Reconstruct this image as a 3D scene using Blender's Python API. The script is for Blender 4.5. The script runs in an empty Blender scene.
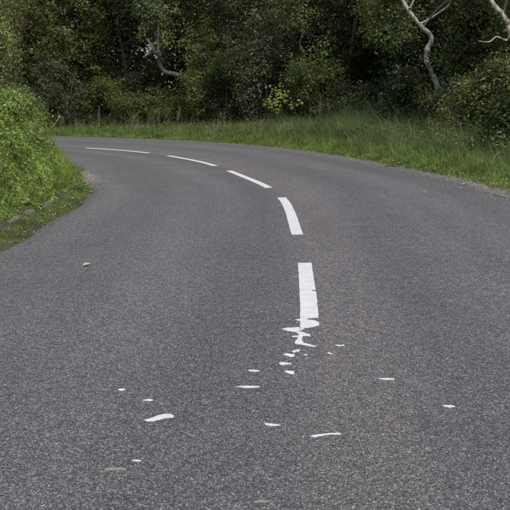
import bpy, bmesh, math
import numpy as np
from mathutils import Vector
R = math.radians
sc = bpy.context.scene
COL = sc.collection

# ------------------------------------------------------------------ camera
CAM_H = 1.5; FPX = 973.0; PITCH = math.atan(155/973)
cam_d = bpy.data.cameras.new('camera'); cam = bpy.data.objects.new('camera', cam_d); COL.objects.link(cam)
cam.location = (0, 0, CAM_H); cam.rotation_euler = (math.pi/2-PITCH, 0, 0)
cam_d.sensor_width = 36; cam_d.lens = FPX/510*36; cam_d.clip_start = .05; cam_d.clip_end = 2000
cam_d.dof.use_dof = True; cam_d.dof.focus_distance = 7.0; cam_d.dof.aperture_fstop = 11
sc.camera = cam
# ------------------------------------------------------------------ sky, sun, exposure
SUN_EL, SUN_AZ = 56, 158            # azimuth: compass style, 0 = +Y, clockwise; the light comes from behind the camera
w = bpy.data.worlds.new('World'); sc.world = w; w.use_nodes = True
nt = w.node_tree; sky = nt.nodes.new('ShaderNodeTexSky'); sky.sky_type = 'NISHITA'; sky.sun_disc = False
sky.sun_elevation = R(SUN_EL); sky.sun_rotation = R(SUN_AZ); sky.dust_density = 2; sky.air_density = 1.0; sky.ozone_density = 1.0
bg = nt.nodes['Background']; bg.inputs[1].default_value = .105
nt.links.new(sky.outputs[0], bg.inputs[0])
sl = bpy.data.lights.new('sun', 'SUN'); sl.energy = 2.7; sl.angle = R(10); sl.color = (1, .955, .89)
so = bpy.data.objects.new('sun', sl); COL.objects.link(so)
dv = Vector((math.sin(R(SUN_AZ))*math.cos(R(SUN_EL)), math.cos(R(SUN_AZ))*math.cos(R(SUN_EL)), math.sin(R(SUN_EL))))
so.rotation_euler = dv.to_track_quat('Z', 'Y').to_euler(); so.location = (0, -10, 30)
sc.view_settings.view_transform = 'Standard'; sc.view_settings.look = 'None'
sc.view_settings.exposure = 0.25; sc.view_settings.gamma = 1; sc.view_settings.use_curve_mapping = False
sc.cycles.max_bounces = 6; sc.cycles.diffuse_bounces = 3; sc.cycles.glossy_bounces = 2; sc.cycles.transmission_bounces = 4

# ------------------------------------------------------------------ helpers
rng = np.random.default_rng(7)
def ray(px, py):
    a = (px-255)/FPX; b = -(py-255)/FPX
    return (a, math.cos(PITCH)+b*math.sin(PITCH), -math.sin(PITCH)+b*math.cos(PITCH))
def G(px, py, z=0):
    r = ray(px, py); t = (z-CAM_H)/r[2]; return np.array([r[0]*t, r[1]*t])
def P3(px, py, Y):                    # point at ground distance Y
    r = ray(px, py); t = Y/r[1]; return np.array([r[0]*t, Y, CAM_H+r[2]*t])

def tag(o, label=None, cat=None, group=None, kind=None):
    if label: o['label'] = label
    if cat: o['category'] = cat
    if group: o['group'] = group
    if kind: o['kind'] = kind
    return o
def link(name, me, mat=None, parent=None):
    o = bpy.data.objects.new(name, me); COL.objects.link(o)
    if mat is not None and me is not None and not me.materials: me.materials.append(mat)
    if parent is not None: o.parent = parent
    return o
def empty(name, loc=(0, 0, 0)):
    o = bpy.data.objects.new(name, None); COL.objects.link(o); o.location = loc; o.empty_display_size = .1; return o
def mesh_np(name, V, F, smooth=False):
    """V (n,3); F list of (m,k) arrays"""
    me = bpy.data.meshes.new(name)
    V = np.asarray(V, dtype=np.float32)
    F = [np.asarray(f, dtype=np.int32) for f in F if len(f)]
    me.vertices.add(len(V)); me.vertices.foreach_set('co', V.ravel())
    nl = sum(f.size for f in F); npoly = sum(len(f) for f in F)
    me.loops.add(nl); me.polygons.add(npoly)
    me.loops.foreach_set('vertex_index', np.concatenate([f.ravel() for f in F]))
    tot = np.concatenate([np.full(len(f), f.shape[1], dtype=np.int32) for f in F])
    st = np.concatenate([[0], np.cumsum(tot)[:-1]]).astype(np.int32)
    me.polygons.foreach_set('loop_start', st); me.polygons.foreach_set('loop_total', tot)
    if smooth: me.polygons.foreach_set('use_smooth', np.ones(npoly, dtype=bool))
    me.update(calc_edges=True); me.validate()
    return me
class MB:
    def __init__(s): s.V = []; s.F = {}; s.n = 0
    def add(s, V, *F):
        V = np.asarray(V, dtype=float)
        for f in F:
            f = np.asarray(f, dtype=int)
            if len(f): s.F.setdefault(f.shape[1], []).append(f+s.n)
        s.V.append(V); s.n += len(V)
    def build(s, name, mat, parent=None, origin=None, smooth=False):
        V = np.vstack(s.V)
        if origin is not None: V = V-np.asarray(origin)
        me = mesh_np(name, V, [np.vstack(v) for v in s.F.values()], smooth)
        return link(name, me, mat, parent)
def snoise(x, y, z=0, f=1.0, seed=0):
    """cheap smooth pseudo-noise, about -1..1"""
    r = np.random.default_rng(seed); s = 0; a = 1; tot = 0
    for o in range(4):
        k = r.normal(size=(3, 3)); k /= np.linalg.norm(k, axis=1)[:, None]; ph = r.uniform(0, 6.28, 3)
        v = 1
        t = 0
        for j in range(3):
            t = t+np.sin((k[j, 0]*x+k[j, 1]*y+k[j, 2]*z)*f*(2**o)*2.2+ph[j])
        s = s+a*t/3; tot += a; a *= .55
    return s/tot*1.8
def nrm(v): return v/np.maximum(np.linalg.norm(v, axis=-1, keepdims=True), 1e-9)

# ------------------------------------------------------------------ materials
def mat_new(name):
    m = bpy.data.materials.new(name); m.use_nodes = True; nt = m.node_tree
    b = nt.nodes['Principled BSDF']; return m, nt, b
def N(nt, typ, **kw):
    n = nt.nodes.new(typ)
    for k, v in kw.items():
        if k.startswith('i_'):
            key = k[2:]
            n.inputs[int(key) if key.isdigit() else key].default_value = v
        else: setattr(n, k, v)
    return n
def ramp(nt, stops, interp='LINEAR'):
    n = nt.nodes.new('ShaderNodeValToRGB'); n.color_ramp.interpolation = interp
    e = n.color_ramp.elements
    while len(e) < len(stops): e.new(.5)
    for i, (p, c) in enumerate(stops):
        e[i].position = p; e[i].color = (*c, 1) if len(c) == 3 else c
    return n
def mix(nt, fac, a, b, mode='MIX'):
    n = nt.nodes.new('ShaderNodeMix'); n.data_type = 'RGBA'; n.blend_type = mode
    for sock, v in ((n.inputs[0], fac), (n.inputs[6], a), (n.inputs[7], b)):
        if hasattr(v, 'is_output'): nt.links.new(v, sock)
        elif isinstance(v, (int, float)): sock.default_value = v
        else: sock.default_value = (*v, 1)
    return n.outputs[2]
def leaf_mat(name, cols, transl=.3, rough=.5, spec=.35, clump=1.9, var=.5, boost=1.0, spread=.75, warm=(1, 1, 1)):
    """cols: colours picked at random per leaf; larger clumps shift light and dark sorts"""
    m, nt, b = mat_new(name); L = nt.links
    av = np.mean(cols, axis=0); cols = [tuple(float(q) for q in np.clip(boost*np.array(warm)*(av+(np.array(c)-av)*spread), .005, .8)) for c in cols]
    g = N(nt, 'ShaderNodeNewGeometry')
    rp = ramp(nt, [(i/(len(cols)), c) for i, c in enumerate(cols)], 'CONSTANT' if len(cols) > 4 else 'LINEAR')
    L.new(g.outputs['Random Per Island'], rp.inputs[0])
    tc = N(nt, 'ShaderNodeNewGeometry')
    no = N(nt, 'ShaderNodeTexNoise', i_Scale=clump, i_Detail=2.0); L.new(tc.outputs['Position'], no.inputs['Vector'])
    mr = N(nt, 'ShaderNodeMapRange', i_1=.32, i_2=.68, i_3=1-var, i_4=1+var); L.new(no.outputs[0], mr.inputs[0])
    hsv = N(nt, 'ShaderNodeHueSaturation'); L.new(rp.outputs[0], hsv.inputs['Color']); L.new(mr.outputs[0], hsv.inputs['Value'])
    L.new(hsv.outputs[0], b.inputs['Base Color'])
    b.inputs['Roughness'].default_value = rough; b.inputs['Specular IOR Level'].default_value = spec
    tr = N(nt, 'ShaderNodeBsdfTranslucent'); L.new(mix(nt, .6, hsv.outputs[0], (.5, .7, .1), 'MULTIPLY'), tr.inputs[0])
    h2 = N(nt, 'ShaderNodeHueSaturation', i_Value=1.5); L.new(hsv.outputs[0], h2.inputs['Color']); L.new(h2.outputs[0], tr.inputs[0])
    ms = N(nt, 'ShaderNodeMixShader', i_0=transl); L.new(b.outputs[0], ms.inputs[1]); L.new(tr.outputs[0], ms.inputs[2])
    L.new(ms.outputs[0], nt.nodes['Material Output'].inputs[0])
    return m
def plain(name, c1, c2, scale=8, rough=.8, bump=.3, detail=6, stretch=(1, 1, 1), stops=(.35, .65), coord='Object', dist=.02):
    m, nt, b = mat_new(name); L = nt.links
    tc = N(nt, 'ShaderNodeTexCoord'); mp = N(nt, 'ShaderNodeMapping'); mp.inputs['Scale'].default_value = stretch
    L.new(tc.outputs[coord], mp.inputs[0])
    no = N(nt, 'ShaderNodeTexNoise', i_Scale=scale, i_Detail=detail, i_Roughness=.65); L.new(mp.outputs[0], no.inputs['Vector'])
    rp = ramp(nt, [(stops[0], c1), (stops[1], c2)]); L.new(no.outputs[0], rp.inputs[0]); L.new(rp.outputs[0], b.inputs['Base Color'])
    b.inputs['Roughness'].default_value = rough
    bp = N(nt, 'ShaderNodeBump', i_Strength=bump, i_Distance=dist); L.new(no.outputs[0], bp.inputs['Height']); L.new(bp.outputs[0], b.inputs['Normal'])
    return m

def asphalt_mat():
    m, nt, b = mat_new('asphalt'); L = nt.links
    g = N(nt, 'ShaderNodeNewGeometry'); pos = g.outputs['Position']
    uv = N(nt, 'ShaderNodeUVMap', uv_map='sd')
    # chippings: a cell per stone
    wn = N(nt, 'ShaderNodeTexNoise', i_Scale=60.0, i_Detail=1.0); L.new(pos, wn.inputs['Vector'])
    add = N(nt, 'ShaderNodeVectorMath', operation='MULTIPLY_ADD'); add.inputs[1].default_value = (.008, .008, .008)
    L.new(wn.outputs['Color'], add.inputs[0]); L.new(pos, add.inputs[2])
    vo = N(nt, 'ShaderNodeTexVoronoi', i_Scale=108.0); L.new(add.outputs[0], vo.inputs['Vector'])
    ve = N(nt, 'ShaderNodeTexVoronoi', feature='DISTANCE_TO_EDGE', i_Scale=108.0); L.new(add.outputs[0], ve.inputs['Vector'])
    sp = N(nt, 'ShaderNodeSeparateColor'); L.new(vo.outputs['Color'], sp.inputs[0])
    stone = ramp(nt, [(0, (.105, .101, .104)), (.3, (.188, .181, .186)), (.62, (.268, .258, .264)), (.88, (.37, .357, .363)), (.97, (.42, .415, .41)), (1, (.52, .51, .50))])  # kept paler than the near chippings; grazing brightness of the far road painted in
    L.new(sp.outputs[0], stone.inputs[0])
    hue = ramp(nt, [(0, (.96, 1.0, 1.02)), (.5, (1, 1, .98)), (1, (1.04, 1.0, .95))]); L.new(sp.outputs[1], hue.inputs[0])
    c = mix(nt, 1.0, stone.outputs[0], hue.outputs[0], 'MULTIPLY')
    er = ramp(nt, [(.02, (0, 0, 0)), (.16, (1, 1, 1))]); L.new(ve.outputs['Distance'], er.inputs[0])
    c = mix(nt, er.outputs[0], (.07, .07, .072), c)
    # patches where bitumen has closed over the chippings and where it is worn pale
    n1 = N(nt, 'ShaderNodeTexNoise', i_Scale=.9, i_Detail=5.0, i_Roughness=.6); L.new(pos, n1.inputs['Vector'])
    r1 = ramp(nt, [(.3, (.93, .93, .93)), (.7, (1.07, 1.07, 1.06))]); L.new(n1.outputs[0], r1.inputs[0])
    c = mix(nt, 1.0, c, r1.outputs[0], 'MULTIPLY')
    n4 = N(nt, 'ShaderNodeTexNoise', i_Scale=14.0, i_Detail=4.0, i_Roughness=.7); L.new(pos, n4.inputs['Vector'])
    r4 = ramp(nt, [(.3, (.78, .78, .78)), (.7, (1.2, 1.2, 1.2))]); L.new(n4.outputs[0], r4.inputs[0])
    c = mix(nt, 1.0, c, r4.outputs[0], 'MULTIPLY')
    n5 = N(nt, 'ShaderNodeTexNoise', i_Scale=48.0, i_Detail=3.0, i_Roughness=.75); L.new(pos, n5.inputs['Vector'])
    r5 = ramp(nt, [(.32, (.62, .62, .62)), (.68, (1.36, 1.35, 1.32))]); L.new(n5.outputs[0], r5.inputs[0]); c = mix(nt, 1.0, c, r5.outputs[0], 'MULTIPLY')
    # along the road: tyre tracks polished paler, warm strip right of the centre line
    su = N(nt, 'ShaderNodeSeparateXYZ'); L.new(uv.outputs[0], su.inputs[0])
    n2 = N(nt, 'ShaderNodeTexNoise', i_Scale=1.0, i_Detail=3.0)
    mp = N(nt, 'ShaderNodeMapping'); mp.inputs['Scale'].default_value = (1.6, .08, 1); L.new(uv.outputs[0], mp.inputs[0]); L.new(mp.outputs[0], n2.inputs['Vector'])
    r2 = ramp(nt, [(.3, (.86, .86, .87)), (.7, (1.14, 1.13, 1.12))]); L.new(n2.outputs[0], r2.inputs[0])
    c = mix(nt, 1.0, c, r2.outputs[0], 'MULTIPLY')
    mr = N(nt, 'ShaderNodeMapRange', interpolation_type='SMOOTHSTEP', i_1=-.25, i_2=.15, i_3=0, i_4=1); L.new(su.outputs[0], mr.inputs[0])
    mr2 = N(nt, 'ShaderNodeMapRange', interpolation_type='SMOOTHSTEP', i_1=.45, i_2=.8, i_3=1, i_4=0); L.new(su.outputs[0], mr2.inputs[0])
    mu = N(nt, 'ShaderNodeMath', operation='MULTIPLY'); L.new(mr.outputs[0], mu.inputs[0]); L.new(mr2.outputs[0], mu.inputs[1])
    mu2 = N(nt, 'ShaderNodeMath', operation='MULTIPLY', i_1=.55); L.new(mu.outputs[0], mu2.inputs[0])
    c = mix(nt, mu2.outputs[0], c, mix(nt, 1.0, c, (1.22, 1.10, 1.08), 'MULTIPLY'))
    sn = N(nt, 'ShaderNodeMath', operation='MULTIPLY', i_1=4.3); L.new(su.outputs[0], sn.inputs[0]); s2 = N(nt, 'ShaderNodeMath', operation='SINE'); L.new(sn.outputs[0], s2.inputs[0])
    s3 = N(nt, 'ShaderNodeMapRange', i_1=-1, i_2=1, i_3=.94, i_4=1.07); L.new(s2.outputs[0], s3.inputs[0]); hv = N(nt, 'ShaderNodeHueSaturation'); L.new(c, hv.inputs['Color']); L.new(s3.outputs[0], hv.inputs['Value']); c = hv.outputs[0]
    L.new(c, b.inputs['Base Color'])
    b.inputs['Specular IOR Level'].default_value = .35
    rr = N(nt, 'ShaderNodeMapRange', i_1=0, i_2=1, i_3=.55, i_4=.85); L.new(sp.outputs[2], rr.inputs[0]); L.new(rr.outputs[0], b.inputs['Roughness'])
    # relief: domed chippings of uneven height, plus fine grit
    h0 = N(nt, 'ShaderNodeMapRange', interpolation_type='SMOOTHSTEP', i_1=0, i_2=.28, i_3=0, i_4=1); L.new(ve.outputs['Distance'], h0.inputs[0])
    hm = N(nt, 'ShaderNodeMath', operation='MULTIPLY_ADD', i_1=.9, i_2=.5); L.new(sp.outputs[1], hm.inputs[0])
    h1 = N(nt, 'ShaderNodeMath', operation='MULTIPLY'); L.new(h0.outputs[0], h1.inputs[0]); L.new(hm.outputs[0], h1.inputs[1])
    n3 = N(nt, 'ShaderNodeTexNoise', i_Scale=260.0, i_Detail=3.0); L.new(pos, n3.inputs['Vector'])
    h2 = N(nt, 'ShaderNodeMath', operation='MULTIPLY_ADD', i_1=.7); L.new(n3.outputs[0], h2.inputs[0]); L.new(h1.outputs[0], h2.inputs[2])
    bp = N(nt, 'ShaderNodeBump', i_Strength=1.0, i_Distance=.0042); L.new(h2.outputs[0], bp.inputs['Height']); L.new(bp.outputs[0], b.inputs['Normal'])
    return m
def paint_mat(name, c1, c2, worn=.42):
    m, nt, b = mat_new(name); L = nt.links
    g = N(nt, 'ShaderNodeNewGeometry'); pos = g.outputs['Position']
    n1 = N(nt, 'ShaderNodeTexNoise', i_Scale=9.0, i_Detail=6.0, i_Roughness=.7); L.new(pos, n1.inputs['Vector'])
    r1 = ramp(nt, [(.3, c1), (.7, c2)]); L.new(n1.outputs[0], r1.inputs[0])
    n2 = N(nt, 'ShaderNodeTexNoise', i_Scale=170.0, i_Detail=3.0, i_Roughness=.7); L.new(pos, n2.inputs['Vector'])
    r2 = ramp(nt, [(worn-.1, (.32, .32, .32)), (worn, (1, 1, 1))]); L.new(n2.outputs[0], r2.inputs[0])
    L.new(mix(nt, 1.0, r1.outputs[0], r2.outputs[0], 'MULTIPLY'), b.inputs['Base Color'])
    b.inputs['Roughness'].default_value = .6
    vo = N(nt, 'ShaderNodeTexVoronoi', feature='SMOOTH_F1', i_Scale=108.0); L.new(pos, vo.inputs['Vector'])
    bp = N(nt, 'ShaderNodeBump', i_Strength=.7, i_Distance=.002); bp.invert = True
    L.new(vo.outputs['Distance'], bp.inputs['Height']); L.new(bp.outputs[0], b.inputs['Normal'])
    return m
M = {}
M['asphalt'] = asphalt_mat()
def chip_mat():
    m, nt, b = mat_new('road_chipping'); L = nt.links; g = N(nt, 'ShaderNodeNewGeometry')
    rp = ramp(nt, [(0, (.026, .025, .026)), (.3, (.060, .058, .060)), (.62, (.108, .104, .107)), (.88, (.185, .178, .182)), (.97, (.26, .26, .26)), (1, (.36, .36, .35))]); L.new(g.outputs['Random Per Island'], rp.inputs[0])  # darker than the asphalt, putting the far road's grazing-angle brightness into the colours
    no = N(nt, 'ShaderNodeTexNoise', i_Scale=1.1, i_Detail=5.0); L.new(g.outputs['Position'], no.inputs['Vector']); r2 = ramp(nt, [(.3, (.88, .89, .86)), (.7, (1.10, 1.11, 1.06))]); L.new(no.outputs[0], r2.inputs[0])
    L.new(mix(nt, 1.0, rp.outputs[0], r2.outputs[0], 'MULTIPLY'), b.inputs['Base Color']); b.inputs['Roughness'].default_value = .7; b.inputs['Specular IOR Level'].default_value = .35; return m
M['chip'] = chip_mat()
M['paint'] = paint_mat('white_road_paint', (.62, .61, .60), (.80, .79, .775), .43)
M['paint_dull'] = paint_mat('faded_beige_paint', (.26, .22, .19), (.36, .31, .27), .45)
M['soil'] = plain('verge_soil', (.035, .03, .018), (.07, .07, .03), 2.2, .95, .5, 8, coord='Object')
M['gravel'] = plain('pink_gravel', (.08, .07, .06), (.23, .205, .185), 45, .9, 1.0, 8, dist=.012)
M['pebble'] = plain('pebble', (.12, .105, .09), (.31, .28, .25), 20, .85, .2, 3)
M['kerb'] = plain('weathered_kerb_stone', (.15, .135, .11), (.27, .25, .215), 16, .9, .25, 5)
M['bark_pale'] = plain('pale_bark', (.13, .11, .085), (.56, .50, .42), 11, .85, 1.0, 12, (1, 1, .45), (.40, .62), dist=.03)
M['bark_grey'] = plain('grey_brown_bark', (.06, .048, .036), (.19, .155, .125), 9, .9, .9, 10, (1, 1, .5), (.38, .66), dist=.03)
M['bark_dark'] = plain('dark_bark', (.035, .03, .022), (.10, .085, .065), 9, .9, .8, 8, (1, 1, .4), dist=.03)
M['twig'] = plain('twig_bark', (.05, .042, .03), (.13, .11, .085), 9, .9, .3, 3)
M['lf_dark'] = leaf_mat('dark_hedge_leaves', [(.014, .026, .009), (.028, .046, .015), (.05, .076, .024), (.085, .115, .045)], .25, .5, .3, boost=.85, spread=.8, warm=(1.12, 1, .9))
M['lf_mid'] = leaf_mat('mid_green_leaves', [(.028, .05, .013), (.05, .085, .02), (.085, .13, .032), (.14, .18, .06)], .28, .5, .3, boost=.98, spread=.85, warm=(1.12, 1, .9))
M['lf_grey'] = leaf_mat('grey_green_leaves', [(.03, .045, .02), (.055, .078, .036), (.09, .115, .06), (.17, .19, .12)], .22, .48, .35, boost=.95, spread=.75, warm=(1.12, 1, .85))
M['lf_olive'] = leaf_mat('olive_turning_leaves', [(.03, .045, .013), (.06, .078, .022), (.10, .10, .035), (.15, .16, .055), (.06, .08, .022)], .25, .5, .3, boost=1.3, spread=.75, warm=(1.08, 1, .9))
M['lf_bright'] = leaf_mat('bright_bramble_leaves', [(.07, .12, .022), (.13, .21, .035), (.21, .30, .06), (.28, .34, .10), (.16, .17, .05)], .3)
M['lf_olive_lit'] = leaf_mat('sunlit_tone_olive_leaves', [(.06, .08, .02), (.10, .135, .032), (.17, .20, .05), (.22, .21, .09), (.11, .12, .035)], .3, .45, .35, boost=1.35)  # lighter olive copy; sunlight on the tall left bushes is put into the colour
M['lf_ivy'] = leaf_mat('ivy_leaves', [(.02, .045, .012), (.04, .085, .022), (.07, .12, .035)], .15, .35, .5)
M['lf_yellow'] = leaf_mat('yellow_sycamore_leaves', [(.06, .11, .018), (.09, .15, .024), (.125, .18, .03), (.26, .22, .03)], .3)
M['lf_red'] = leaf_mat('red_autumn_leaves', [(.13, .05, .04), (.19, .08, .06), (.09, .08, .03)], .25)
M['bank'] = leaf_mat('lush_bank_herbs', [(.05, .09, .014), (.11, .18, .026), (.19, .27, .045), (.27, .33, .09)], .35, .42, .4, 3.0, .55, boost=1.35, spread=.85)
M['grass_short'] = leaf_mat('short_verge_grass', [(.06, .105, .018), (.10, .165, .026), (.145, .215, .04), (.20, .23, .08)], .3, .5, .3, 2.2, .4, boost=1.15)
M['grass_tall'] = leaf_mat('tall_verge_grass', [(.058, .093, .031), (.094, .142, .049), (.138, .194, .068), (.20, .225, .098)], .35, .5, .3, 1.6, .4, boost=1.5)
M['straw'] = leaf_mat('dry_straw', [(.16, .12, .07), (.27, .21, .13), (.36, .30, .2)], .2, .7, .2)
M['dock'] = leaf_mat('brown_seed_heads', [(.14, .10, .07), (.24, .18, .12), (.34, .27, .19)], .1, .8, .2)
M['litter'] = leaf_mat('fallen_leaf', [(.20, .13, .07), (.38, .30, .16), (.48, .42, .26), (.26, .15, .09)], .15, .7, .2)

# ------------------------------------------------------------------ road centre line (from the line marks on the road)
CLP = [(-.35, -12), (-.1, -4), (.2, 3)]+[tuple(G(*p)) for p in [(309, 319), (304.8, 263), (297, 234), (281.5, 198), (250, 179.5), (193, 160.5), (115, 150)]]
a_ = CLP[-1]
CLP += [(a_[0]-4.6, a_[1]+3.6), (a_[0]-9.3, a_[1]+5.4), (a_[0]-15.3, a_[1]+6), (a_[0]-26, a_[1]+5.6), (a_[0]-60, a_[1]+4)]
CLP = np.array(CLP, dtype=float)
def catmull(P, n=40):
    Q = np.vstack([2*P[0]-P[1], P, 2*P[-1]-P[-2]]); out = []
    for i in range(1, len(Q)-2):
        t = np.linspace(0, 1, n, endpoint=False)[:, None]; p0, p1, p2, p3 = Q[i-1:i+3]
        out.append(.5*((2*p1)+(-p0+p2)*t+(2*p0-5*p1+4*p2-p3)*t*t+(-p0+3*p1-3*p2+p3)*t**3))
    return np.vstack(out+[Q[-2:-1]])
_c = catmull(CLP); _s = np.concatenate([[0], np.cumsum(np.linalg.norm(np.diff(_c, axis=0), axis=1))])
SS = np.arange(0, _s[-1], .1); CX = np.interp(SS, _s, _c[:, 0]); CY = np.interp(SS, _s, _c[:, 1])
for _ in range(12):                                     # light smoothing of the kinks
    CX[1:-1] = (CX[:-2]+2*CX[1:-1]+CX[2:])/4; CY[1:-1] = (CY[:-2]+2*CY[1:-1]+CY[2:])/4
TX = np.gradient(CX); TY = np.gradient(CY); _l = np.hypot(TX, TY); TX /= _l; TY /= _l
for _ in range(60):
    TX[1:-1] = (TX[:-2]+2*TX[1:-1]+TX[2:])/4; TY[1:-1] = (TY[:-2]+2*TY[1:-1]+TY[2:])/4
_l = np.hypot(TX, TY); TX /= _l; TY /= _l
def sd_of(x, y):
    x = np.atleast_1d(np.asarray(x, float)); y = np.atleast_1d(np.asarray(y, float)); sh = x.shape; x = x.ravel(); y = y.ravel()
    S = np.empty(len(x)); D = np.empty(len(x)); sub = slice(0, None, 3); cx = CX[sub]; cy = CY[sub]
    for a in range(0, len(x), 20000):
        q = slice(a, a+20000)
        i = np.argmin((x[q, None]-cx)**2+(y[q, None]-cy)**2, axis=1)*3
        u = (x[q]-CX[i])*TX[i]+(y[q]-CY[i])*TY[i]
        S[q] = SS[i]+u; D[q] = (x[q]-CX[i])*TY[i]-(y[q]-CY[i])*TX[i]
    return S.reshape(sh), D.reshape(sh)
def at_sd(s, d):
    i = np.clip(np.round(np.asarray(s)/.1).astype(int), 0, len(SS)-1); r = np.asarray(s)-SS[i]
    return CX[i]+TX[i]*r+TY[i]*d, CY[i]+TY[i]*r-TX[i]*d
def sstep(a, b, v):
    t = np.clip((v-a)/(b-a), 0, 1); return t*t*(3-2*t)
RW_IN, RW_OUT = -3.0, 3.15
S0 = float(sd_of(0, 0)[0][0])
def road_h(s, d): return .055*np.clip(d, 0, 3.4)*sstep(S0+3, S0+12, s)
def terrain_h(x, y, s=None, d=None):
    if s is None: s, d = sd_of(x, y)
    h = road_h(s, d)
    n = snoise(x, y, 0, .8, 3)
    h = h+.02*n
    h = h+.10*sstep(3.2, 4.2, d)+.35*sstep(4.4, 7.5, d)+.10*n*sstep(4, 7, d)
    inn = -d
    h = h+.05*sstep(3.02, 3.3, inn)+(.80+.12*n)*sstep(3.32, 4.25, inn)+.35*sstep(4.0, 6.0, inn)
    onroad = sstep(3.25, 2.9, np.abs(d))
    return h-.05*onroad-.01

# ------------------------------------------------------------------ ground sheet and road
xs = np.unique(np.concatenate([np.linspace(-400, -26, 12), np.arange(-26, 16, .4), np.linspace(16, 400, 12)]))
ys = np.unique(np.concatenate([np.linspace(-300, -12, 10), np.arange(-12, 48, .4), np.linspace(48, 600, 14)]))
XX, YY = np.meshgrid(xs, ys); HH = terrain_h(XX, YY)
nx, ny = len(xs), len(ys); idx = np.arange(nx*ny).reshape(ny, nx)
F = np.stack([idx[:-1, :-1], idx[:-1, 1:], idx[1:, 1:], idx[1:, :-1]], -1).reshape(-1, 4)
g = link('ground', mesh_np('ground', np.stack([XX, YY, HH], -1).reshape(-1, 3), [F], True), M['soil']); tag(g, kind='structure')

s_arr = np.arange(0, SS[-1]-.5, .2)
cols_d = np.concatenate([[RW_IN-.06, RW_IN], np.linspace(RW_IN+.1, 0, 10), np.linspace(.2, RW_OUT-.1, 12), [RW_OUT, RW_OUT+.06]])
V = []; UV = []
for j, d in enumerate(cols_d):
    e = np.zeros_like(s_arr)
    if j in (0, 1): e = -.05*snoise(s_arr, 0*s_arr, 0, 1.5, 11)
    if j in (len(cols_d)-2, len(cols_d)-1): e = .06*snoise(s_arr, 0*s_arr, 0, 1.3, 12)
    dd = d+e; x, y = at_sd(s_arr, dd); z = road_h(s_arr, dd)+.004
    if j in (0, len(cols_d)-1): z = z-.09
    V.append(np.stack([x, y, z], -1)); UV.append(np.stack([dd, s_arr], -1))
V = np.array(V); nc, ns = V.shape[:2]; idx = np.arange(nc*ns).reshape(nc, ns)
F = np.stack([idx[:-1, :-1], idx[1:, :-1], idx[1:, 1:], idx[:-1, 1:]], -1).reshape(-1, 4)
me = mesh_np('road', V.reshape(-1, 3), [F], True)
uvl = me.uv_layers.new(name='sd'); li = np.empty(len(me.loops), dtype=np.int32); me.loops.foreach_get('vertex_index', li)
uvl.data.foreach_set('uv', np.array(UV).reshape(-1, 2)[li].astype(np.float32).ravel())
tag(link('road', me, M['asphalt']), kind='structure')

# loose-textured surface dressing: real chippings standing proud of the bitumen where the camera is close
rc = np.random.default_rng(55); mbc = MB(); st = .0088
for y0 in np.arange(2.9, 13.0, .5):
    hw = .275*(y0+.5)+.12; gx = np.arange(-hw, hw, st); gy = np.arange(y0, y0+.5, st*.9); X_, Y_ = np.meshgrid(gx, gy); X_ = X_.ravel()+rc.uniform(-.45, .45, X_.size)*st; Y_ = Y_.ravel()+rc.uniform(-.45, .45, Y_.size)*st
    k = rc.random(len(X_)) < np.interp(Y_, [3, 4.5, 6.5, 9, 13], [.8, .48, .2, .06, .01]); X_, Y_ = X_[k], Y_[k]
    s_, d_ = sd_of(X_, Y_); k = (d_ > -2.95) & (d_ < 3.1); X_, Y_, s_, d_ = X_[k], Y_[k], s_[k], d_[k]; n = len(X_)
    z_ = road_h(s_, d_)+.0038; rad = st*rc.uniform(.38, .72, n); a0 = rc.uniform(0, 6.28, n); cols_ = []
    for q in range(4):
        a = a0+q*math.pi/2+rc.uniform(-.35, .35, n); rr = rad*rc.uniform(.75, 1.2, n); cols_.append(np.stack([X_+np.cos(a)*rr, Y_+np.sin(a)*rr, z_], -1))
    top = rc.uniform(.0012, .0036, n); cols_.append(np.stack([X_+rc.uniform(-.3, .3, n)*rad, Y_+rc.uniform(-.3, .3, n)*rad, z_+top], -1))
    V = np.stack(cols_, 1).reshape(-1, 3); b = (np.arange(n)*5)[:, None]
    mbc.add(V, np.concatenate([b+np.array([[q, (q+1) % 4, 4]]) for q in range(4)], 0))
tag(mbc.build('road_chippings', M['chip'], smooth=True), 'grey stone chippings bedded in the near asphalt', 'chippings', kind='stuff')

# ------------------------------------------------------------------ road markings
def slab(name, pts, mat, parent=None, thick=.0025, rag=.002, step=.014, lift=.0045):
    pts = np.asarray(pts, float); out = []; r = np.random.default_rng(abs(hash(name)) % 1 + int(abs(pts.sum())*1000) % 9999)
    for i in range(len(pts)):
        a, b = pts[i], pts[(i+1) % len(pts)]; n = max(1, int(np.linalg.norm(b-a)/step))
        for k in range(n):
            p = a+(b-a)*k/n; out.append(p+r.normal(0, rag, 2))
    out = np.array(out); c = out.mean(0); out = out+(.002 if len(pts) > 30 or name == 'paint_stroke' else .006)*np.stack([snoise(out[:, 0], out[:, 1], 0, 16, 91), snoise(out[:, 0], out[:, 1], 0, 16, 92)], -1)*min(1, thick/.002)
    s, d = sd_of(out[:, 0], out[:, 1]); z = road_h(s, d)+lift
    sc_, dc_ = sd_of(c[0], c[1]); zc = float(road_h(sc_, dc_)[0])+lift
    bm = bmesh.new(); vs = [bm.verts.new((p[0]-c[0], p[1]-c[1], q-zc+thick)) for p, q in zip(out, z)]
    f = bm.faces.new(vs)
    if f.normal.z < 0: f.normal_flip()
    lo = [bm.verts.new((v.co.x, v.co.y, v.co.z-thick-.002)) for v in vs]
    n = len(vs)
    for i in range(n): bm.faces.new((vs[i], lo[i], lo[(i+1) % n], vs[(i+1) % n]))
    bmesh.ops.triangulate(bm, faces=[f]); bmesh.ops.recalc_face_normals(bm, faces=bm.faces)
    me = bpy.data.meshes.new(name); bm.to_mesh(me); bm.free()
    o = link(name, me, mat, parent); o.location = (c[0], c[1], zc)
    return o
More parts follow.
